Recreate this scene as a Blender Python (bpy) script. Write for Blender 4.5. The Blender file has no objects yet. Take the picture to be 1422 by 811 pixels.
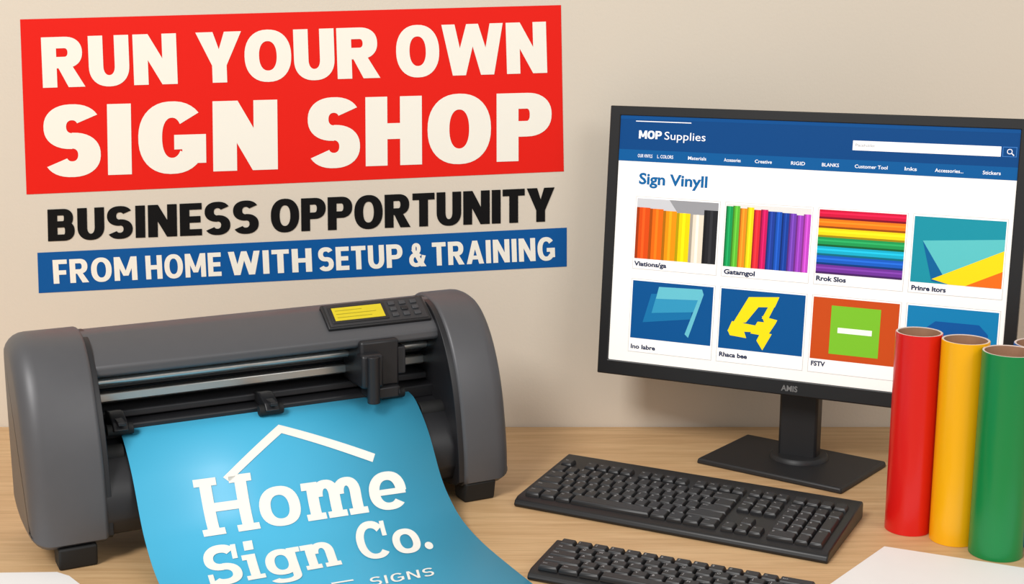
import bpy, bmesh, math, random
from mathutils import Vector, Matrix
from mathutils.geometry import delaunay_2d_cdt
random.seed(4)
scn=bpy.context.scene
scn.view_settings.view_transform='Standard'
scn.view_settings.look='None'

# ---------------------------------------------------------------- helpers
def lin(c):
    r=[]
    for v in c:
        v=v/255
        r.append(v/12.92 if v<=.04045 else ((v+.055)/1.055)**2.4)
    return (*r,1)
def mat(name,col,rough=.5,metal=0,spec=.5,emit=0,noise=0,nscale=40,bump=0,bscale=400,coat=0):
    m=bpy.data.materials.new(name); m.use_nodes=True
    nt=m.node_tree; b=nt.nodes['Principled BSDF']; L=nt.links
    b.inputs['Base Color'].default_value=lin(col)
    b.inputs['Roughness'].default_value=rough
    b.inputs['Metallic'].default_value=metal
    b.inputs['Specular IOR Level'].default_value=spec
    b.inputs['Coat Weight'].default_value=coat
    if emit:
        b.inputs['Emission Color'].default_value=lin(col)
        b.inputs['Emission Strength'].default_value=emit
    if noise or bump:
        tc=nt.nodes.new('ShaderNodeTexCoord')
    if noise:
        n=nt.nodes.new('ShaderNodeTexNoise'); n.inputs['Scale'].default_value=nscale; n.inputs['Detail'].default_value=4
        L.new(tc.outputs['Object'],n.inputs['Vector'])
        mx=nt.nodes.new('ShaderNodeMix'); mx.data_type='RGBA'
        a=lin([v*(1-noise) for v in col]); d=lin([min(255,v*(1+noise)) for v in col])
        mx.inputs[6].default_value=a; mx.inputs[7].default_value=d
        L.new(n.outputs['Fac'],mx.inputs[0]); L.new(mx.outputs[2],b.inputs['Base Color'])
    if bump:
        n2=nt.nodes.new('ShaderNodeTexNoise'); n2.inputs['Scale'].default_value=bscale; n2.inputs['Detail'].default_value=3
        L.new(tc.outputs['Object'],n2.inputs['Vector'])
        bp=nt.nodes.new('ShaderNodeBump'); bp.inputs['Strength'].default_value=bump; bp.inputs['Distance'].default_value=.001
        L.new(n2.outputs['Fac'],bp.inputs['Height']); L.new(bp.outputs['Normal'],b.inputs['Normal'])
    return m
def wood(name):
    m=bpy.data.materials.new(name); m.use_nodes=True
    nt=m.node_tree; b=nt.nodes['Principled BSDF']; L=nt.links
    tc=nt.nodes.new('ShaderNodeTexCoord'); mp=nt.nodes.new('ShaderNodeMapping')
    mp.inputs['Scale'].default_value=(1.6,22,1)
    L.new(tc.outputs['Object'],mp.inputs['Vector'])
    n=nt.nodes.new('ShaderNodeTexNoise'); n.inputs['Scale'].default_value=2.2; n.inputs['Detail'].default_value=8; n.inputs['Roughness'].default_value=.62; n.inputs['Distortion'].default_value=.6
    L.new(mp.outputs[0],n.inputs['Vector'])
    cr=nt.nodes.new('ShaderNodeValToRGB')
    cr.color_ramp.elements[0].position=.3; cr.color_ramp.elements[0].color=lin((199,159,113))
    cr.color_ramp.elements[1].position=.72; cr.color_ramp.elements[1].color=lin((221,185,139))
    L.new(n.outputs['Fac'],cr.inputs[0])
    mp2=nt.nodes.new('ShaderNodeMapping'); mp2.inputs['Scale'].default_value=(6,160,1)
    L.new(tc.outputs['Object'],mp2.inputs['Vector'])
    n2=nt.nodes.new('ShaderNodeTexNoise'); n2.inputs['Scale'].default_value=2; n2.inputs['Detail'].default_value=4
    L.new(mp2.outputs[0],n2.inputs['Vector'])
    cr2=nt.nodes.new('ShaderNodeValToRGB')
    cr2.color_ramp.elements[0].position=.35; cr2.color_ramp.elements[0].color=(.84,.81,.77,1)
    cr2.color_ramp.elements[1].position=.55; cr2.color_ramp.elements[1].color=(1,1,1,1)
    L.new(n2.outputs['Fac'],cr2.inputs[0])
    mx=nt.nodes.new('ShaderNodeMix'); mx.data_type='RGBA'; mx.blend_type='MULTIPLY'; mx.inputs[0].default_value=.8
    L.new(cr.outputs[0],mx.inputs[6]); L.new(cr2.outputs[0],mx.inputs[7]); L.new(mx.outputs[2],b.inputs['Base Color'])
    b.inputs['Roughness'].default_value=.5
    return m
def empty(name,loc=(0,0,0),rz=0):
    o=bpy.data.objects.new(name,None); o.location=loc; o.rotation_euler=(0,0,rz); o.empty_display_size=.05
    scn.collection.objects.link(o); return o
def mkobj(name,verts,faces,mats,mi=None,parent=None,smooth=False,bevel=0,seg=3,ang=35):
    me=bpy.data.meshes.new(name); me.from_pydata(verts,[],faces); me.update()
    if not isinstance(mats,(list,tuple)): mats=[mats]
    for m in mats: me.materials.append(m)
    if mi:
        for p,i in zip(me.polygons,mi): p.material_index=i
    bm=bmesh.new(); bm.from_mesh(me); 
    bmesh.ops.recalc_face_normals(bm,faces=bm.faces) if smooth is not None else None
    bm.to_mesh(me); bm.free()
    o=bpy.data.objects.new(name,me); scn.collection.objects.link(o)
    if parent: o.parent=parent
    if smooth or bevel:
        for p in me.polygons: p.use_smooth=True
        try: me.set_sharp_from_angle(angle=math.radians(ang))
        except Exception: pass
    if bevel:
        md=o.modifiers.new('bv','BEVEL'); md.width=bevel; md.segments=seg; md.limit_method='ANGLE'; md.angle_limit=math.radians(30); md.harden_normals=False
    return o
def box(name,x0,x1,y0,y1,z0,z1,m,parent=None,bevel=.002,seg=2):
    v=[(x,y,z) for z in (z0,z1) for y in (y0,y1) for x in (x0,x1)]
    f=[(0,2,3,1),(4,5,7,6),(0,1,5,4),(2,6,7,3),(0,4,6,2),(1,3,7,5)]
    return mkobj(name,v,f,m,parent=parent,bevel=bevel,seg=seg)
def extrude(name,prof,x0,x1,m,parent=None,bevel=0,seg=3,smooth=True):
    """prof in (y,z), extruded along x"""
    n=len(prof)
    v=[(x0,y,z) for y,z in prof]+[(x1,y,z) for y,z in prof]
    f=[tuple(range(n)),tuple(range(2*n-1,n-1,-1))]
    for i in range(n):
        j=(i+1)%n; f.append((i,j,n+j,n+i))
    return mkobj(name,v,f,m,parent=parent,bevel=bevel,seg=seg,smooth=smooth)
def tube(name,p0,p1,r,m,parent=None,n=24,r2=None):
    p0=Vector(p0);p1=Vector(p1); d=(p1-p0).normalized()
    a=d.orthogonal().normalized(); b=d.cross(a); r2=r if r2 is None else r2
    v=[];f=[]
    for P,R in((p0,r),(p1,r2)):
        for i in range(n):
            t=2*math.pi*i/n; v.append(P+a*math.cos(t)*R+b*math.sin(t)*R)
    for i in range(n): f.append((i,(i+1)%n,n+(i+1)%n,n+i))
    f+= [tuple(range(n)),tuple(range(2*n-1,n-1,-1))]
    return mkobj(name,v,f,m,parent=parent,smooth=True,bevel=min(r,r2)*.08,seg=2)
def revolve(name,prof,mats,mi,loc=(0,0),parent=None,n=64):
    """prof list of (r,z)"""
    v=[];f=[];ms=[]
    for r,z in prof:
        for i in range(n):
            t=2*math.pi*i/n; v.append((loc[0]+r*math.cos(t),loc[1]+r*math.sin(t),z))
    for k in range(len(prof)-1):
        for i in range(n):
            j=(i+1)%n; f.append((k*n+i,k*n+j,(k+1)*n+j,(k+1)*n+i)); ms.append(mi[k])
    me=bpy.data.meshes.new(name); me.from_pydata(v,[],f)
    for m in mats: me.materials.append(m)
    for p,i in zip(me.polygons,ms): p.material_index=i; p.use_smooth=True
    me.set_sharp_from_angle(angle=math.radians(40))
    o=bpy.data.objects.new(name,me); scn.collection.objects.link(o)
    if parent:o.parent=parent
    return o
def chaikin(P,it=3):
    for _ in range(it):
        Q=[]
        for i in range(len(P)):
            a=P[i];b=P[(i+1)%len(P)]
            Q.append((.75*a[0]+.25*b[0],.75*a[1]+.25*b[1])); Q.append((.25*a[0]+.75*b[0],.25*a[1]+.75*b[1]))
        P=Q
    return P
def union(polys):
    """true 2-D union of overlapping polygons -> (verts, faces)"""
    vs=[];fs=[]; K=20.0
    for P in polys:
        ar=sum(P[i-1][0]*P[i][1]-P[i][0]*P[i-1][1] for i in range(len(P)))
        if abs(ar)<1e-10: continue
        if ar<0: P=list(reversed(P))
        b=len(vs); vs+=[Vector((x*K,y*K)) for x,y in P]; fs.append(list(range(b,b+len(P))))
    V,E,F,ov,oe,of=delaunay_2d_cdt(vs,[],fs,1,1e-6)
    return [(v.x/K,v.y/K) for v in V],[tuple(f) for f,o in zip(F,of) if len(o)]
def polys_obj(name,polys,fn,m,parent=None):
    """flat 2-D polygons mapped to 3-D by fn"""
    V,F=union(polys)
    me=bpy.data.meshes.new(name); me.from_pydata([fn(x,y) for x,y in V],[],F); me.materials.append(m)
    o=bpy.data.objects.new(name,me); scn.collection.objects.link(o)
    if parent:o.parent=parent
    return o

# ---------------------------------------------------------------- lettering (drawn glyphs)
def R(x0,y0,x1,y1): return [[(x0,y0),(x1,y0),(x1,y1),(x0,y1)]]
def arc(cx,cy,rx,ry,a0,a1,tx,ty,n=None,e=2.25):
    n=n or max(4,int(abs(a1-a0)/9)); out=[]
    def P(a,rx,ry):
        c,s=math.cos(math.radians(a)),math.sin(math.radians(a))
        return (cx+rx*math.copysign(abs(c)**(2/e),c), cy+ry*math.copysign(abs(s)**(2/e),s))
    for i in range(n):
        p=a0+(a1-a0)*i/n; q=a0+(a1-a0)*(i+1)/n
        out.append([P(p,rx,ry),P(q,rx,ry),P(q,rx-tx,ry-ty),P(p,rx-tx,ry-ty)])
    return out
def mir(P,w): return [[(w-x,y) for x,y in reversed(p)] for p in P]
def glyph(c,T,t):
    g=[]
    if c=='I': return R(0,0,T,1),T
    if c=='H': w=.80; return R(0,0,T,1)+R(w-T,0,w,1)+R(T,.5-t/2,w-T,.5+t/2),w
    if c=='N': w=.84; return R(0,0,T,1)+R(w-T,0,w,1)+[[(w-T*1.05,0),(w,0),(T*1.05,1),(0,1)]],w
    if c=='M':
        w=1.0; d=[[(w/2-T*.45,.2),(w/2+T*.35,.2),(T*1.05,1),(0,1)]]
        return R(0,0,T*.95,1)+R(w-T*.95,0,w,1)+d+mir(d,w),w
    if c in 'PR':
        w=.78; yb=.36 if c=='P' else .38; ry=(1-yb)/2; rx=ry*1.1; cx=w-rx
        g=R(0,0,T,1)+R(T,1-t,cx,1)+R(T,yb,cx,yb+t)+arc(cx,(1+yb)/2,rx,ry,-90,90,T,t)
        if c=='R':
            w=.82; g+=[[(w-T*1.15,0),(w,0),(T+.26,yb+t*.5),(T+.26-T*1.0,yb+t*.5)]]
        return g,w
    if c=='B':
        w=.78; m=.52; r1=(1-m+t/2)/2; r2=(m+t/2)/2
        g=R(0,0,T,1)+R(T,1-t,w-.04-r1,1)+R(T,m-t/2,w-r1,m+t/2)+R(T,0,w-r2,t)
        g+=arc(w-.04-r1,1-r1,r1,r1,-90,90,T*.95,t)+arc(w-r2,r2,r2,r2,-90,90,T,t); return g,w
    if c=='D':
        w=.8;cx=w-.45; return R(0,0,T,1)+R(T,1-t,cx,1)+R(T,0,cx,t)+arc(cx,.5,.45,.5,-90,90,T,t),w
    if c=='U':
        w=.78; y=.40; return R(0,y,T,1)+R(w-T,y,w,1)+arc(w/2,y,w/2,y+.01,180,360,T,t),w
    if c=='O': w=.90; return arc(w/2,.5,w/2,.515,0,360,T,t),w
    if c=='C': w=.84; return arc(w/2,.5,w/2,.515,42,318,T,t),w
    if c=='G':
        w=.88; return arc(w/2,.5,w/2,.515,40,322,T,t)+R(w-T,.13,w,.54)+R(w*.53,.54-t*.9,w,.54),w
    if c=='S':
        w=.74; t=t*.97; ry=(.515+t/2)/2; T=T*.95
        return arc(w/2,1.012-ry,w/2,ry,28,270,T,t)+arc(w/2,ry-.012,w/2,ry,90,-152,T,t),w
    if c=='Y':
        w=.88; d=[[(w/2,.34),(w/2,.66),(T*1.18,1),(0,1),(w/2-T*.5,.34)]]
        return d+mir(d,w)+R(w/2-T/2,0,w/2+T/2,.36),w
    if c=='W':
        w=1.28; k=T*.98; b1=.27*w
        d=[[(b1-k*.5,0),(b1+k*.5,0),(k,1),(0,1)],[(b1-k*.5,0),(b1+k*.5,0),(w/2+k*.45,1),(w/2-k*.45,1)]]
        return d+mir(d,w),w
    if c=='A':
        w=.88; d=[[(0,0),(T,0),(w/2+T*.45,1),(w/2-T*.5,1)]]
        return d+mir(d,w)+R(w*.22,.19,w*.78,.19+t*.9),w
    if c=='E': w=.64; return R(0,0,T,1)+R(T,0,w,t)+R(T,.5-t/2,w*.94,.5+t/2)+R(T,1-t,w,1),w
    if c=='F': w=.62; return R(0,0,T,1)+R(T,.46-t/2,w*.92,.46+t/2)+R(T,1-t,w,1),w
    if c=='T': w=.70; return R(w/2-T/2,0,w/2+T/2,1)+R(0,1-t,w,1),w
    if c=='&':
        w=.86; g=arc(.38,.77,.23,.24,0,360,T*.8,t*.8)+arc(.36,.29,.36,.30,40,335,T*.9,t*.9)
        g+=[[(w-T*1.15,0),(w+.02,0),(.33,.72),(.12,.72)],[(.60,.18),(.70,.05),(w,.46),(w-T*.8,.50)]]; return g,w
    return [],.4
def slab(c):
    T=.215;t=.15;s=.13;o=.10;xh=.70
    if c=='H':
        w=1.06; g=[]
        for x in(o,w-o-T):
            g+=R(x,0,x+T,1)+R(x-o,0,x+T+o,s)+R(x-o,1-s,x+T+o,1)
        return g+R(o,.5-t/2,w-o,.5+t/2),w
    if c=='o': w=.78; return arc(w/2,xh/2,w/2,xh/2+.015,0,360,T,t),w
    if c in 'nm':
        xs=[o,.56] if c=='n' else [o,.52,.94]
        w=xs[-1]+T+o; g=R(0,xh-s,o+T,xh)
        for i,x in enumerate(xs):
            g+=R(x,0,x+T,xh if i==0 else xh-.25)+R(x-o*.8,0,x+T+o*.8,s)
            if i: 
                x0=xs[i-1]+T*.4; x1=x+T; g+=arc((x0+x1)/2,xh-.27,(x1-x0)/2,.285,0,180,T,t)
        return g,w
    if c=='e':
        w=.76; return arc(w/2,xh/2,w/2,xh/2+.015,0,318,T,t)+R(T*.6,xh/2-.06,w-.02,xh/2+.05),w
    if c=='S':
        w=.78; t=.17; ry=(.515+t/2)/2
        return arc(w/2,1.012-ry,w/2,ry,35,270,T,t)+arc(w/2,ry-.012,w/2,ry,90,-145,T,t)+R(w-.13,.66,w-.01,.98)+R(.01,.02,.13,.34),w
    if c=='C':
        w=.92; return arc(w/2,.5,w/2,.515,42,318,T*1.05,.16)+R(w-.15,.62,w-.02,.98),w
    if c=='i': w=.42; return R(o,0,o+T,xh)+R(0,0,w,s)+R(0,xh-s,o+T,xh)+R(o,.80,o+T,1.0),w
    if c=='g':
        w=.80; return arc((w-.06)/2,xh/2,(w-.06)/2,xh/2+.01,0,360,T,t)+R(w-.06-T*.9,-.08,w-.06,xh)+R(w-.1,xh-s,w+.05,xh)+arc((w-.06)/2,-.06,(w-.06)/2,.21,200,360,T*.9,.13),w
    if c=='.': return [[(.12+.12*math.cos(a*math.pi/8),.12+.12*math.sin(a*math.pi/8)) for a in range(16)]],.24
    return [],.3
def word(txt,T,t,gap=.085,fn=None):
    x=0;out=[]
    for ch in txt:
        g,w=(fn(ch) if fn else glyph(ch,T,t))
        out+=[[(x+px,py) for px,py in p] for p in g]; x+=w+gap
    x-=gap
    return [[(px/x,py) for px,py in p] for p in out]
def bil(q,u,v):
    """q=TL,TR,BR,BL"""
    tl,tr,br,bl=q
    return tuple((bl[i]*(1-u)+br[i]*u)*(1-v)+(tl[i]*(1-u)+tr[i]*u)*v for i in (0,1))
def line_words(q,words):
    out=[]
    for txt,a,b,T,t,gap,fn in words:
        for p in word(txt,T,t,gap,fn):
            out.append([bil(q,a+(b-a)*x,y) for x,y in p])
    return out

# small UI text from Blender's built-in font
_tc={}
def font_polys(txt,bold=0,spacing=1.0):
    k=(txt,bold,spacing)
    if k in _tc: return _tc[k]
    cu=bpy.data.curves.new('t','FONT'); cu.body=txt; cu.offset=bold; cu.resolution_u=3; cu.space_character=spacing
    o=bpy.data.objects.new('t',cu); scn.collection.objects.link(o)
    bpy.context.view_layer.update()
    me=o.to_mesh()
    P=[[(me.vertices[i].co.x,me.vertices[i].co.y) for i in p.vertices] for p in me.polygons]
    o.to_mesh_clear(); bpy.data.objects.remove(o); bpy.data.curves.remove(cu)
    xs=[x for p in P for x,_ in p]; ys=[y for p in P for _,y in p]
    r=(P,min(xs),max(xs),min(ys),max(ys)); _tc[k]=r; return r
def font_fit(txt,x0,x1,y0,h,bold=0,base=None):
    """fit text between x0 and x1, baseline y0, cap height h"""
    P,a,b,c,d=font_polys(txt,bold)
    _,_,_,c2,d2=font_polys('H',bold)
    sx=(x1-x0)/(b-a); sy=h/d2
    return [[(x0+(x-a)*sx,y0+y*sy) for x,y in p] for p in P]

# ---------------------------------------------------------------- materials
M_wall=mat('wall_paint',(223,212,196),.9,spec=.2,noise=.014,nscale=3,bump=.25,bscale=220)
M_red=mat('banner_red',(236,28,14),.5,spec=.2)
M_cream=mat('banner_cream',(250,246,234),.55,spec=.2)
M_black=mat('banner_black',(14,13,14),.55,spec=.15)
M_blue=mat('banner_blue',(2,88,160),.5,spec=.2)
M_grey=mat('cutter_grey',(88,88,91),.44,metal=.2,noise=.02,nscale=60,bump=.05,bscale=900)
M_dark=mat('cutter_black',(30,30,33),.42,noise=.05,nscale=50)
M_inner=mat('cutter_inner',(46,46,49),.5,noise=.04)
M_steel=mat('steel',(205,202,197),.32,metal=.85,noise=.03,nscale=20)
M_rub=mat('rubber',(20,20,20),.7,noise=.1)
M_lcd=mat('lcd_yellow',(218,198,28),.35,emit=.03,noise=.03,nscale=80)
M_lcdt=mat('lcd_text',(165,152,22),.5,noise=.02)
M_btn=mat('button_grey',(60,62,66),.45,noise=.03)
M_vin=mat('vinyl_blue',(72,182,222),.44,noise=.008,nscale=12)
M_white=mat('vinyl_white',(250,247,238),.5,noise=.004)
M_mon=mat('monitor_black',(22,22,24),.42,noise=.05,nscale=60,bump=.05,bscale=900)
M_stand=mat('stand_black',(36,36,38),.48,noise=.05,bump=.1,bscale=900)
M_key=mat('key_black',(36,36,38),.42,noise=.05,nscale=90)
M_kb=mat('keyboard_black',(24,24,26),.40,noise=.05,nscale=60)
M_leg=mat('key_legend',(180,180,182),.6,noise=.01)
M_paper=mat('paper',(240,237,235),.7,noise=.01,nscale=20)
M_wood=wood('desk_wood')
M_floor=mat('floor_carpet',(120,112,104),.9,noise=.08,nscale=60)
_sm={}
def SM(c):
    if c not in _sm:
        _sm[c]=mat('screen_%02x%02x%02x'%c,c,.45,spec=.18,emit=.26,noise=.004)
    return _sm[c]

# ---------------------------------------------------------------- room
WY=2.254
box('wall_back',-2.6,2.6,WY,WY+.1,-.74,2.0,M_wall,bevel=0)
box('floor',-2.6,2.6,-1.2,WY+.1,-.79,-.74,M_floor,bevel=0)
desk=empty('desk',(0,0,-.74))
box('desk_top',-1.7,1.7,.85,WY-.001,.70,.74,M_wood,desk,bevel=.003)
for i,(x,y) in enumerate([(-1.6,.92),(1.6,.92),(-1.6,2.15),(1.6,2.15)]):
    box('leg_%d'%(i+1),x-.03,x+.03,y-.03,y+.03,0,.70,M_wood,desk,bevel=.003)

# ---------------------------------------------------------------- wall sign
sign=empty('wall_sign',(-.35,WY,.47))
def wf(dep): return lambda x,z:(x+.35,-dep,z-.47)
Qred=[(-.7871,.6787),(.0782,.7012),(.0848,.4348),(-.7968,.3968)]
Q1=[(-.7556,.6503),(.0542,.6753),(.0569,.5943),(-.7577,.5702)]
Q2=[(-.7597,.5413),(.0641,.5633),(.0647,.4536),(-.7653,.4253)]
Q3=[(-.7642,.3718),(.0697,.4087),(.07,.3526),(-.7666,.3189)]
Qb=[(-.7858,.2996),(.0903,.3418),(.0908,.2765),(-.7882,.2314)]
Q4=[(-.7616,.2875),(.0702,.3262),(.0716,.2875),(-.7619,.2473)]
polys_obj('red_panel',[Qred[::-1]],wf(.0006),M_red,sign)
polys_obj('blue_panel',[Qb[::-1]],wf(.0006),M_blue,sign)
def fr(x,a,b): return (x-a)/(b-a)
def W(t,x0,x1,a,b,T,th,gap): return (t,fr(x0,a,b),fr(x1,a,b),T,th,gap,None)
polys_obj('headline_1',line_words(Q1,[W('RUN',58,246,58,760,.28,.225,.08),W('YOUR',273,528,58,760,.28,.225,.05),W('OWN',551,760,58,760,.28,.225,.06)]),wf(.0011),M_cream,sign)
polys_obj('headline_2',line_words(Q2,[W('SIGN',61,386,61,766,.31,.23,.09),W('SHOP',428,766,61,766,.31,.23,.08)]),wf(.0011),M_cream,sign)
polys_obj('subhead',line_words(Q3,[W('BUSINESS',67,360,67,770,.28,.20,.085),W('OPPORTUNITY',377,770,67,770,.28,.20,.065)]),wf(.0011),M_black,sign)
polys_obj('tagline',line_words(Q4,[W(t,a,b,74,771,.25,.185,.11) for t,a,b in [('FROM',74,191),('HOME',203,308),('WITH',318,434),('SETUP',443,560),('&',569,592),('TRAINING',601,771)]]),wf(.0011),M_cream,sign)

# ---------------------------------------------------------------- vinyl cutter (local: x along body, y to back)
TH=math.radians(27)
cut=empty('vinyl_cutter',(-.545,1.647,0),TH)
capP=[(.0,.020),(-.002,.06),(.004,.11),(.014,.162),(.032,.210),(.056,.248),(.088,.276),(.12,.284),(.155,.282),(.178,.269),(.184,.225),(.186,.10),(.184,.020)]
def cap(name,x0,x1,r0,r1,dy=0,dz=0,m=None,inset=0):
    P=chaikin([(y+dy*(1-y/.186),max(.012,z+dz) if z<.03 else z) for y,z in capP],2); n=len(P)
    N=[]
    for i in range(n):
        a=P[i-1];b=P[(i+1)%n]; tx,ty=b[0]-a[0],b[1]-a[1]; l=math.hypot(tx,ty) or 1
        N.append((ty/l,-tx/l))
    cx=sum(p[0] for p in P)/n; cy=sum(p[1] for p in P)/n
    s=sum((cx-p[0])*q[0]+(cy-p[1])*q[1] for p,q in zip(P,N)); sg=1 if s>0 else -1
    K=6
    rings=[(x0+r0*(1-math.cos(math.pi/2*k/K)), inset+r0*(1-math.sin(math.pi/2*k/K))) for k in range(K+1)]+\
          [(x1-r1*(1-math.cos(math.pi/2*(1-k/K))), inset+r1*(1-math.sin(math.pi/2*(1-k/K)))) for k in range(K+1)]
    v=[];f=[]
    for x,d in rings:
        v+=[(x,P[i][0]+sg*N[i][0]*d,P[i][1]+sg*N[i][1]*d) for i in range(n)]
    for k in range(len(rings)-1):
        for i in range(n):
            j=(i+1)%n; f.append((k*n+i,k*n+j,(k+1)*n+j,(k+1)*n+i))
    f.append(tuple(range(n))); b=(len(rings)-1)*n; f.append(tuple(range(b+n-1,b-1,-1)))
    return mkobj(name,v,f,m or M_grey,parent=cut,smooth=True,ang=50)
cap('end_cap_a',-.058,.036,.026,.006)
cap('end_cap_b',.530,.606,.006,.024,dy=-.012,dz=-.006)
cap('cap_trim_a',.030,.042,.001,.001,m=M_dark,inset=.004)
cap('cap_trim_b',.522,.536,.001,.001,dy=-.012,dz=-.006,m=M_dark,inset=.004)
for i,(x,y) in enumerate([(-.004,.020),(.556,.010),(-.004,.155),(.565,.155)]):
    extrude('foot_%d'%(i+1),[(y-.022,.03),(y-.016,0),(y+.016,0),(y+.022,.03)],x-.024,x+.024,M_rub,cut,bevel=.003)
cov=[(.168,.258),(.155,.276),(.118,.280),(.106,.277),(.068,.251),(.060,.243),(.060,.232),(.066,.229),(.15,.229),(.168,.235)]
extrude('top_cover',cov,.03,.54,M_grey,cut,bevel=.003)
low=[(.175,.03),(.175,.136),(.082,.140),(.045,.132),(.018,.110),(.004,.085),(.002,.055),(.012,.035),(.03,.028)]
extrude('lower_body',low,.03,.54,M_dark,cut,bevel=.003)
box('back_plate',.03,.54,.15,.172,.13,.24,M_inner,cut,bevel=0)
box('dark_filler_bar',.034,.536,.082,.150,.138,.158,M_dark,cut,bevel=.003)  # added dark bar over the sheet's rear, stands in for the darkness there
tube('grit_roller_a',(.034,.052,.128),(.068,.052,.128),.013,M_rub,cut)
tube('grit_roller_b',(.487,.052,.128),(.536,.052,.128),.013,M_rub,cut)
tube('guide_rail_a',(.034,.105,.213),(.536,.105,.213),.0055,M_steel,cut)
box('guide_rail_b',.034,.536,.114,.126,.181,.194,M_steel,cut,bevel=.002)
box('rail_beam',.034,.536,.126,.15,.196,.222,M_dark,cut,bevel=.002)
box('rail_tray',.034,.536,.105,.15,.160,.170,M_inner,cut,bevel=.002)
def pinch(i,x):
    p=empty('pinch_%d'%i); p.parent=cut
    extrude('arm',[(.112,.158),(.112,.172),(.085,.176),(.060,.168),(.052,.158),(.062,.154),(.085,.158)],x-.010,x+.010,M_dark,p,bevel=.002)
    tube('wheel',(x-.017,.064,.157),(x+.017,.064,.157),.0075,M_rub,p)
    box('lever',x-.005,x+.005,.046,.072,.166,.171,M_dark,p,bevel=.001)
pinch(1,.068); pinch(2,.272); pinch(3,.452)
car=empty('carriage'); car.parent=cut
box('housing',.400,.458,.050,.125,.172,.240,M_dark,car,bevel=.004)
box('head',.396,.428,.034,.06,.176,.224,M_dark,car,bevel=.004)
box('foot',.410,.452,.038,.08,.158,.174,M_dark,car,bevel=.002)
tube('blade_holder',(.412,.034,.155),(.412,.034,.222),.009,M_dark,car)
box('clip',.458,.472,.06,.10,.185,.225,M_inner,car,bevel=.002)
pan=empty('control_panel'); pan.parent=cut
sd=(.05/.06103,.035/.06103); sn=(-sd[1],sd[0])
def sl(x,s,h): 
    return (x,s*sd[0]+sn[0]*h,.2045+s*sd[1]+sn[1]*h)
def slopebox(name,x0,x1,s0,s1,h0,h1,m,bv=.0015):
    v=[sl(x,s,h) for h in(h0,h1) for s in(s0,s1) for x in(x0,x1)]
    f=[(0,2,3,1),(4,5,7,6),(0,1,5,4),(2,6,7,3),(0,4,6,2),(1,3,7,5)]
    return mkobj(name,v,f,m,parent=pan,bevel=bv,seg=2)
slopebox('panel_frame',.362,.518,.0890,.1350,-.008,.004,M_dark)
slopebox('panel_face',.366,.514,.0920,.1325,.003,.005,M_inner,.0008)
slopebox('lcd_bezel',.370,.455,.0965,.1285,.004,.0062,M_dark,.0008)
slopebox('lcd',.375,.450,.1005,.1250,.005,.0068,M_lcd,.0004)
for r in range(3):
    slopebox('lcd_line_%d'%r,.379,.379+[.052,.06,.04][r],.1055+r*.0065,.1065+r*.0065,.0066,.0070,M_lcdt,0)
k=0
for bx in(.466,.483,.500):
    for bs in(.102,.113,.124):
        k+=1; slopebox('button_%d'%k,bx-.005,bx+.005,bs-.0035,bs+.0035,.004,.007,M_btn if (bx,bs)!=(.483,.113) else M_dark,.001)

# ---------------------------------------------------------------- vinyl sheet
sheet=empty('vinyl_sheet',(-.545,1.647,0),TH)
ctrl=[(.13,.150),(.08,.150),(.05,.141),(.01,.109),(-.03,.058),(-.06,.034),(-.1,.016),(-.16,.006),(-.25,.003),(-.40,.003),(-.6,.003)]
def crm(P,nn=16):
    r=[]
    for i in range(len(P)-1):
        a=P[max(i-1,0)];b=P[i];c_=P[i+1];d=P[min(i+2,len(P)-1)]
        for k in range(nn):
            t=k/nn
            r.append(tuple(.5*((2*b[j])+(-a[j]+c_[j])*t+(2*a[j]-5*b[j]+4*c_[j]-d[j])*t*t+(-a[j]+3*b[j]-3*c_[j]+d[j])*t**3) for j in (0,1)))
    r.append(P[-1]); return r
C=crm(ctrl); S=[0]
for i in range(len(C)-1): S.append(S[-1]+math.hypot(C[i+1][0]-C[i][0],C[i+1][1]-C[i][1]))
C=[(y,max(z,.0012)) for y,z in C]
def sheetpt(lx,s,h=0):
    s=max(0,min(s,S[-1]-1e-6)); i=0
    lo,hi=0,len(S)-1
    while hi-lo>1:
        mi_=(lo+hi)//2
        if S[mi_]<=s: lo=mi_
        else: hi=mi_
    k=(s-S[lo])/(S[hi]-S[lo]); a,b=C[lo],C[hi]
    dy,dz=b[0]-a[0],b[1]-a[1]; l=math.hypot(dy,dz)
    return (lx,a[0]+dy*k+dz/l*h,a[1]+dz*k-dy/l*h)
v=[];f=[]
SS=S[12:]
for i,s in enumerate(SS):
    for lx in(.070,.484): v.append(sheetpt(lx,s))
for i in range(len(SS)-1): f.append((2*i,2*i+1,2*i+3,2*i+2))
sh=mkobj('film',v,f,M_vin,parent=sheet,smooth=True,ang=180)
md=sh.modifiers.new('th','SOLIDIFY'); md.thickness=.0006; md.offset=0
def on_sheet(name,polys,m=M_white):
    V,F=union(polys)
    bm=bmesh.new()
    vs=[bm.verts.new((x,y,0)) for x,y in V]
    for q in F:
        try: bm.faces.new([vs[i] for i in q])
        except Exception: pass
    s=.05
    while s<.30:
        bmesh.ops.bisect_plane(bm,geom=bm.verts[:]+bm.edges[:]+bm.faces[:],plane_co=(0,s,0),plane_no=(0,1,0)); s+=.004
    for q in bm.verts: q.co=sheetpt(q.co.x,q.co.y,.0011)
    me=bpy.data.meshes.new(name); bm.to_mesh(me); bm.free(); me.materials.append(m)
    for p in me.polygons: p.use_smooth=False
    o=bpy.data.objects.new(name,me); scn.collection.objects.link(o); o.parent=sheet
on_sheet('roof_logo',[[(.184,.1535),(.191,.161),(.2766,.1015),(.2766,.0865)],[(.2766,.0865),(.2766,.1015),(.391,.1645),(.3975,.1535)]])
QH=[(.1438,.1510),(.4360,.1580),(.4235,.2400),(.1425,.2320)]
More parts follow.
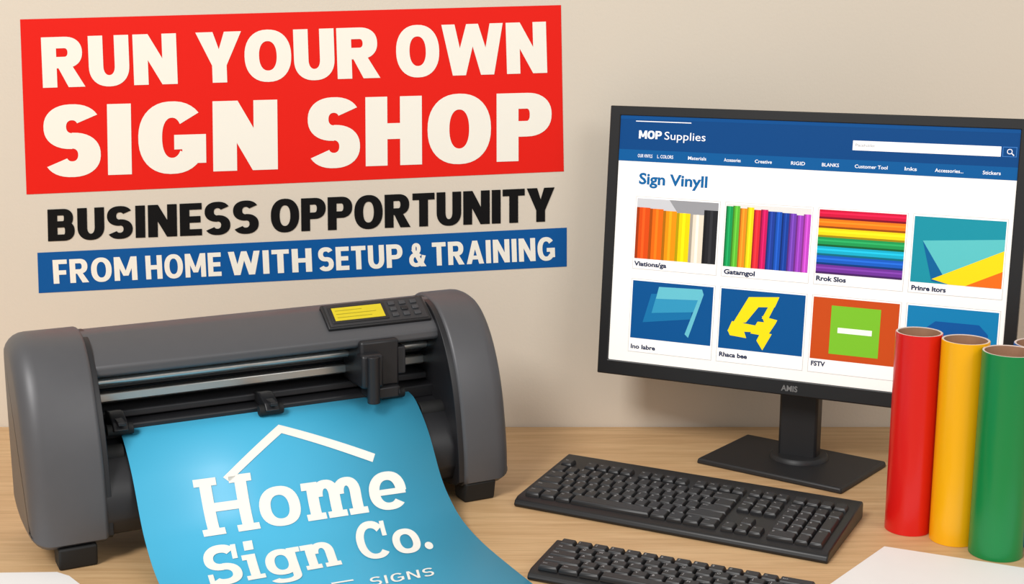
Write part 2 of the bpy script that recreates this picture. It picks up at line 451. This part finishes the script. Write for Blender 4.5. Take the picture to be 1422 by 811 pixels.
QS=[(.1342,.2490),(.4360,.2560),(.4180,.3390),(.1255,.3290)]
on_sheet('logo_name',line_words(QH,[('Home',0,1,0,0,.06,slab)]))
on_sheet('logo_name_b',line_words(QS,[('Sign',0,.575,0,0,.07,slab),('Co.',.665,1,0,0,.07,slab)]))
on_sheet('logo_small',line_words([(.185,.376),(.393,.389),(.386,.412),(.18,.400)],[('SIGNS',.60,1,.17,.14,.22,None)])+[[(.262,.377),(.290,.379),(.290,.383),(.262,.381)]])

# ---------------------------------------------------------------- monitor
mx_,my_=.9,-.435; ml=math.hypot(mx_,my_); mx_/=ml; my_/=ml
MA=math.atan2(my_,mx_); TAU=math.radians(5.8)
mon=empty('computer_monitor',(.4345,2.052,0),0)
panel=empty('display_panel',(.136-.4345,2.1397-2.052,.1256)); panel.parent=mon
ex=Vector((mx_,my_,0)); bk=Vector((-my_,mx_,0)); ez=(bk*math.sin(TAU)+Vector((0,0,1))*math.cos(TAU)); ey=ez.cross(ex)
R3=Matrix((ex,ey,ez)).transposed()
panel.rotation_euler=R3.to_euler()
PW,PH=.626,.424
sx0,sx1,sz0,sz1=.0175,.609,.0235,.4095
box('rear_shell',.004,PW-.004,.004,.026,.004,PH-.004,M_mon,panel,bevel=.004)
box('rear_bulge',.12,PW-.12,.022,.055,.06,PH-.08,M_mon,panel,bevel=.012)
def frame(x0,x1,z0,z1,a0,a1,b0,b1,y0,y1):
    v=[];f=[]
    for y in(y0,y1):
        v+=[(x0,y,z0),(x1,y,z0),(x1,y,z1),(x0,y,z1),(a0,y,b0),(a1,y,b0),(a1,y,b1),(a0,y,b1)]
    for i in range(4):
        j=(i+1)%4
        f+=[(i,j,4+j,4+i),(8+i,12+i,12+j,8+j),(i,8+i,8+j,j),(4+i,4+j,12+j,12+i)]
    return v,f
v,f=frame(0,PW,0,PH,sx0,sx1,sz0,sz1,0,.014)
mkobj('bezel',v,f,M_mon,parent=panel,bevel=.0015,seg=2)
def sf(d): return lambda x,z:(x,-d+.002,z)
def scr(name,polys,col,lay):
    return polys_obj(name,polys,sf(.0002*lay),SM(col),panel)
NAVY=(0,66,126); BLUE=(2,86,148); WH=(250,247,242); TXT=(20,36,72)
scr('screen',R(sx0,sz0,sx1,sz1),WH,0)
scr('ui_header',R(sx0,.355,sx1,sz1),NAVY,1)
scr('ui_header_top',R(sx0,.404,sx1,sz1),(0,74,138),2)
scr('ui_nav',R(sx0,.339,sx1,.357),BLUE,2)
white=[];white+=R(.043,.4005,.133,.4018)+R(.380,.371,.585,.385)
white+=line_words([(.049,.3870),(.0865,.3870),(.0865,.3745),(.049,.3745)],[('MOP',0,1,.26,.21,.07,None)])
white+=font_fit('Supplies',.091,.157,.3745,.0118,.0)
navs=[('OUR VINYLS',.049,.073),('L. COLORS',.081,.107),('Materials',.131,.160),('Accessories',.188,.214),('Creative',.236,.262),('RIGID',.291,.312),('BLANKS',.337,.362),('Customer Tool',.385,.432),('Inks',.456,.473),('Accessories...',.498,.537),('Stickers',.563,.587)]
for t,a,b in navs: white+=font_fit(t,a,b,.3455,.0050,.012)
scr('ui_text_white',white,(248,248,250),3)
scr('ui_search_icon',R(.587,.371,.606,.385),(60,120,190),3)
scr('ui_search_icon_b',R(.588,.372,.605,.384),NAVY,4)
scr('ui_search_glass',arc(.5965,.3785,.0036,.0036,0,360,.001,.001)+[[(.599,.3755),(.600,.3765),(.603,.3735),(.602,.3725)]],(240,240,245),5)
scr('ui_search_hint',font_fit('Placeholder',.384,.412,.3765,.0042,.0),(150,150,150),4)
scr('ui_title',font_fit('Sign Vinyll',.053,.164,.3045,.0170,.03),(12,98,158),1)
cols=[(.0505,.186),(.195,.328),(.337,.4655),(.474,.602)]
rows=[(.172,.284,.187),(.0405,.155,.0605)]
for r,(z0,z1,zi) in enumerate(rows):
    for c,(x0,x1) in enumerate(cols):
        scr('card_border_%d%d'%(r,c),R(x0-.001,z0-.001,x1+.001,z1+.001),(206,204,202),1)
        scr('card_%d%d'%(r,c),R(x0,z0,x1,z1),(252,250,247),2)
def shaded_stripes(name,x0,x1,z0,z1,colors,vert=True,tops=None):  # darker edge and lighter band paint roll shading and highlight into the picture
    n=len(colors)
    for i,c in enumerate(colors):
        if vert:
            a=x0+(x1-x0)*i/n; b=x0+(x1-x0)*(i+1)/n; top=z1-(tops[i] if tops else 0)
            scr('%s_%d'%(name,i),R(a,z0,b,top),c,4)
            scr('%s_e%d'%(name,i),R(a,z0,a+(b-a)*.2,top),tuple(int(q*.72) for q in c),5)
            scr('%s_h%d'%(name,i),R(a+(b-a)*.45,z0,a+(b-a)*.65,top),tuple(min(255,int(q*1.1+12)) for q in c),5)
        else:
            a=z1-(z1-z0)*i/n; b=z1-(z1-z0)*(i+1)/n
            scr('%s_%d'%(name,i),R(x0,b,x1,a),c,4)
            scr('%s_e%d'%(name,i),R(x0,b,x1,b+(a-b)*.22),tuple(int(q*.62) for q in c),5)
            scr('%s_h%d'%(name,i),R(x0,b+(a-b)*.55,x1,b+(a-b)*.75),tuple(min(255,int(q*1.1+12)) for q in c),5)
x0,x1=.0525,.184
scr('img1_bg',R(x0,.188,x1,.282),(200,200,204),3)
scr('img1_bg_b',[[(.12,.262),(.184,.256),(.184,.282),(.105,.282)]],(150,150,154),3.5)
cs=[(220,76,16),(234,104,12),(240,146,10),(248,210,4),(228,216,196),(34,34,38)]
shaded_stripes('img1',x0,x1,.188,.282,cs,tops=[.014,.015,.017,.019,.020,.012])
x0,x1=.1965,.3265
scr('img2_bg',R(x0,.187,x1,.2825),(225,222,218),3)
shaded_stripes('img2',x0,x1,.187,.2825,[(20,150,80),(90,180,50),(240,140,30),(250,210,20),(220,40,50),(200,20,90),(30,60,150),(24,80,180),(20,60,150),(110,60,170),(150,60,180),(190,70,190)],tops=[.004,.003,.006,.004,.007,.006,.008,.008,.009,.009,.011,.009])
x0,x1=.3385,.464
shaded_stripes('img3',x0,x1,.188,.2825,[(206,20,60),(240,120,20),(250,214,20),(30,150,80),(20,170,200),(24,90,190),(110,50,150)],vert=False)
x0,x1=.4755,.6005
scr('img4_bg',R(x0,.187,x1,.2815),(24,142,160),3)
scr('img4_a',[[(.489,.247),(.6005,.256),(.6005,.228),(.505,.190)]],(90,190,192),4)
scr('img4_b',[[(.489,.247),(.505,.190),(.535,.187),(.52,.2)]],(8,96,150),4.5)
scr('img4_c',[[(.505,.193),(.6005,.240),(.6005,.187),(.53,.187)]],(248,214,20),5)
scr('img4_d',[[(.552,.187),(.6005,.211),(.6005,.187)]],(232,108,24),6)
x0,x1=.0525,.184
scr('img5_bg',R(x0,.062,x1,.153),(2,80,142),3)
scr('img5_a',[[(.084,.134),(.156,.140),(.150,.100),(.072,.088)]],(20,112,166),4)
scr('img5_b',[[(.096,.146),(.166,.148),(.164,.131),(.092,.127)]],(100,188,204),5)
scr('img5_c',[[(.092,.129),(.164,.132),(.158,.112),(.086,.104)]],(50,148,188),4.5)
scr('img5_d',[[(.142,.076),(.166,.148),(.169,.140),(.148,.071)]],(100,186,204),5.5)
x0,x1=.1965,.3265
scr('img6_bg',R(x0,.061,x1,.153),(2,80,142),3)
scr('img6_a',[[(.240,.143),(.287,.147),(.281,.131),(.256,.129)],
  [(.240,.143),(.256,.129),(.238,.104),(.216,.098)],
  [(.216,.104),(.262,.100),(.262,.091),(.210,.088)],
  [(.287,.147),(.278,.146),(.262,.112),(.272,.112)],
  [(.262,.116),(.286,.112),(.284,.107),(.266,.107)],
  [(.256,.107),(.284,.107),(.272,.086),(.246,.088)],
  [(.262,.092),(.279,.090),(.266,.064),(.256,.078)],
  [(.210,.090),(.236,.090),(.240,.080),(.214,.082)]],(242,220,20),4)
x0,x1=.3385,.464
scr('img7_bg',R(x0,.0605,x1,.153),(196,74,22),3)
scr('img7_a',R(.366,.070,.438,.142),(122,190,44),4)
scr('img7_b',R(.377,.102,.427,.110),(246,244,236),5)
x0,x1=.4755,.6005
scr('img8_bg',R(x0,.0605,x1,.153),(16,124,176),3)
scr('img8_a',[[(.50,.07),(.588,.07),(.588,.12),(.575,.133),(.515,.133),(.50,.12)]],(10,84,154),4)
lab=font_fit('Viations/ga',.0525,.106,.1765,.0070,.035)+font_fit('Gatamgol',.1985,.247,.1755,.0072,.035)+font_fit('Rrok Slos',.340,.384,.1775,.0070,.035)+font_fit('Prinre Itors',.478,.526,.1755,.0068,.035)
lab+=font_fit('Ino Iabre',.0545,.095,.0455,.0068,.03)+font_fit('Rhaca bee',.199,.243,.0485,.0068,.035)+font_fit('FSTV',.341,.362,.0500,.0070,.035)
scr('ui_labels',lab,TXT,4)
M_logo=mat('logo_grey',(120,120,120),.5,noise=.01)
polys_obj('brand_mark',font_fit('AMIS',.299,.324,.0070,.0085,.03),lambda x,z:(x,-.0006,z),M_logo,panel)
e2=Vector((.097,-.071)); f2=Vector((.05,.063))
def plate(name,z0,z1,k):
    v=[]
    for z,kk in((z0,1),(z1,k)):
        for a,b in((-1,-1),(1,-1),(1,1),(-1,1)):
            p=e2*a*kk+f2*b*kk; v.append((p.x,p.y,z))
    return mkobj(name,v,[(0,3,2,1),(4,5,6,7),(0,1,5,4),(1,2,6,5),(2,3,7,6),(3,0,4,7)],M_stand,parent=mon,bevel=.003,seg=3)
plate('stand_base',0,.009,.985)
nc=Vector((.449-.4345,2.066-2.052))
revolve('stand_collar',[(.0,.016),(.042,.016),(.045,.013),(.046,.008)],[M_stand],[0,0,0],loc=nc,parent=mon)
nk=empty('neck',(nc.x,nc.y,0),MA); nk.parent=mon
box('neck_post',-.030,.030,-.016,.016,.008,.26,M_stand,nk,bevel=.004)

# ---------------------------------------------------------------- keyboards
def keyboard(name,loc,ang,Wd,Dp,rows,y0,pitch,ku,h0=.013,h1=.024,x00=.010):
    kb=empty(name,loc,ang)
    prof=[(.0,.003),(.003,.0),(Dp-.003,.0),(Dp,.004),(Dp,h1-.004),(Dp-.005,h1),(.012,h0+.001),(.003,h0-.003)]
    extrude('case',prof,0,Wd,M_kb,kb,bevel=.003,seg=3)
    def top(y): return h0+(h1-h0)*y/Dp
    verts=[];faces=[];leg=[]
    def key(x0,x1,ya,yb,txt=''):
        g=.0009; hb=.0068; tp=.0020
        x0+=g;x1-=g;ya+=g;yb-=g
        b=len(verts)
        lv=[(0,0,0),(.0004,.0,hb*.55),(tp,tp*1.0,hb)]
        for ins,iy,h in lv:
            for x,y in((x0+ins,ya+iy*1.1),(x1-ins,ya+iy*1.1),(x1-ins,yb-iy*.7),(x0+ins,yb-iy*.7)):
                verts.append((x,y,top(y)+h))
        for k in range(2):
            for i in range(4):
                j=(i+1)%4; faces.append((b+4*k+i,b+4*k+j,b+4*k+4+j,b+4*k+4+i))
        faces.append((b+8,b+9,b+10,b+11))
        if txt:
            P,a,c,d,e=font_polys(txt,.0)
            hh=.0042; s=hh/.72; px=x0+.0042; py=yb-.0045-hh
            if len(txt)>1: s*=.62; 
            for p in P:
                leg.append([(px+(x-a)*s,py+y*s,top(py+y*s)+hb+.0003) for x,y in p])
    y=y0
    for row in rows:
        hgt,keys=row
        for it in keys:
            x,w,t=it[:3]; hh=it[3] if len(it)>3 else 1
            key(x00+x*ku,x00+(x+w)*ku,y,y+hgt*hh,t)
        y+=hgt
    mkobj('keys',verts,faces,M_key,parent=kb,bevel=.0006,seg=1)
    me=bpy.data.meshes.new('legends'); vv=[];ff=[]
    for p in leg:
        b=len(vv); vv+=p; ff.append(tuple(range(b,b+len(p))))
    me.from_pydata(vv,[],ff); me.materials.append(M_leg)
    o=bpy.data.objects.new('legends',me); scn.collection.objects.link(o); o.parent=kb
    return kb
def lab_row(ws,ts,x=0):
    out=[];k=0
    for w in ws:
        if w<0: x-=w; continue
        out.append((x,w,ts[k] if k<len(ts) else '')); k+=1; x+=w
    return out
NV=15.3; NP=18.6
P=.0222
r1=lab_row([1.25,1.25,1.25,6.25,1.25,1.25,1.25,1.25],['Ctrl','Win','Alt','','Alt','Fn','Mn','Ctrl'])+lab_row([1,1,1],['<','v','>'],NV)+lab_row([2,1],['0','.'],NP)+[(NP+3,1,'En',2)]
r2=lab_row([2.25]+[1]*10+[2.75],['Shift']+list('ZXCVBNM,./')+['Shift'])+lab_row([-1,1],['^'],NV)+lab_row([1,1,1],list('123'),NP)
r3=lab_row([1.75]+[1]*11+[2.25],['Caps']+list("ASDFGHJKL;'")+['Enter'])+lab_row([1,1,1],list('456'),NP)+[(NP+3,1,'+',2)]
r4=lab_row([1.5]+[1]*12+[1.5],['Tab']+list('QWERTYUIOP[]')+['|'])+lab_row([1,1,1],['Del','End','Pg'],NV)+lab_row([1,1,1],list('789'),NP)
r5=lab_row([1]*13+[2],list('`1234567890-=')+['Back'])+lab_row([1,1,1],['Ins','Hm','Pg'],NV)+lab_row([1,1,1,1],['Nm','/','*','-'],NP)
r6=lab_row([1,-1,1,1,1,1,-.5,1,1,1,1,-.5,1,1,1,1],['Esc']+['F%d'%i for i in range(1,13)])+lab_row([1,1,1],['Pr','Sc','Pa'],NV)+lab_row([1,1,1,1],['','','',''],NP)
keyboard('computer_keyboard',(.002,1.868,0),math.radians(-27.6),.452,.188,[(P,r1),(P,r2),(P,r3),(P,r4),(P,r5),(.007,[]),(.020,r6)],.014,P,.0191,h0=.013,h1=.026)
P2=.0165
keyboard('computer_keyboard.001',(.018,1.610,0),math.radians(-25.0),.350,.100,[(P2,r1[:8]),(P2,r2[:12]),(P2,r3[:13]),(P2,r4[:14]),(P2,r5[:14])],.009,P2,.0220,h0=.012,h1=.020)

# ---------------------------------------------------------------- vinyl rolls
def roll(name,x,y,r,h,col):
    e=empty(name,(x,y,0))
    m=mat('vinyl_'+name+'_%d'%col[0],col,.30,spec=.45,noise=.01,nscale=20,coat=.1)
    rim=mat('roll_rim_%d'%col[0],(226,206,196),.6,noise=.03,nscale=200)
    core=mat('cardboard_%d'%col[0],(150,112,86),.8,noise=.08,nscale=60)
    t=.0028
    revolve('roll',[(r-.006,0),(r-.0006,0),(r,.0006),(r,h-.0006),(r-.0006,h),(r-t,h),(r-t-.0004,h-.0006),(r-t-.0006,h-.012),(0,h-.012)],[m,rim,core],[0,0,0,0,1,1,2,2],parent=e)
    return e
roll('vinyl_roll',.5406,1.785,.0305,.2765,(222,24,20))
roll('vinyl_roll.001',.5905,1.7475,.0305,.2750,(252,184,10))
roll('vinyl_roll.002',.6315,1.700,.0340,.2715,(8,134,68))
roll('vinyl_roll.003',.690,1.748,.0345,.2690,(16,84,170))

# ---------------------------------------------------------------- papers
def sheetpoly(name,pts,z0,z1,m):
    n=len(pts); e=empty(name,(pts[0][0],pts[0][1],z0))
    v=[(x-pts[0][0],y-pts[0][1],z-z0) for z in(z0,z1) for x,y in pts]
    f=[tuple(range(n))[::-1],tuple(range(n,2*n))]+[(i,(i+1)%n,n+(i+1)%n,n+i) for i in range(n)]
    mkobj('sheet',v,f,m,parent=e); return e
sheetpoly('paper_sheet',[(.4915,1.718),(.392,1.596),(.55,1.50),(.80,1.40),(.86,1.552),(.66,1.642)],0,.0015,M_paper)
sheetpoly('paper_sheet.001',[(-.74,1.60),(-.64,1.628),(-.572,1.630),(-.553,1.618),(-.50,1.555),(-.54,1.34),(-.80,1.38)],0,.003,M_paper)

# ---------------------------------------------------------------- lights, world, camera
def area(name,loc,target,size,power,col=(1,1,1)):
    l=bpy.data.lights.new(name,'AREA'); l.shape='SQUARE'; l.size=size; l.energy=power; l.color=col
    o=bpy.data.objects.new(name,l); o.location=loc; scn.collection.objects.link(o)
    o.rotation_euler=(Vector(target)-Vector(loc)).to_track_quat('-Z','Y').to_euler(); return o
area('key_light',(-1.7,-.9,3.1),(0,2.1,.3),1.2,122,(1,.98,.95))
area('fill_light',(2.4,-1.0,2.4),(.3,2.1,.3),1.8,34,(1,.98,.95))
w=bpy.data.worlds.new('World'); scn.world=w; w.use_nodes=True
w.node_tree.nodes['Background'].inputs[0].default_value=(1,.985,.965,1)
w.node_tree.nodes['Background'].inputs[1].default_value=.47
cd=bpy.data.cameras.new('cam'); cam=bpy.data.objects.new('camera',cd); scn.collection.objects.link(cam)
cam.location=(0,0,.7); cam.rotation_euler=(math.radians(90-11.7),0,0)
cd.sensor_width=36; cd.lens=36*1919/1422; cd.clip_start=.05
scn.camera=cam
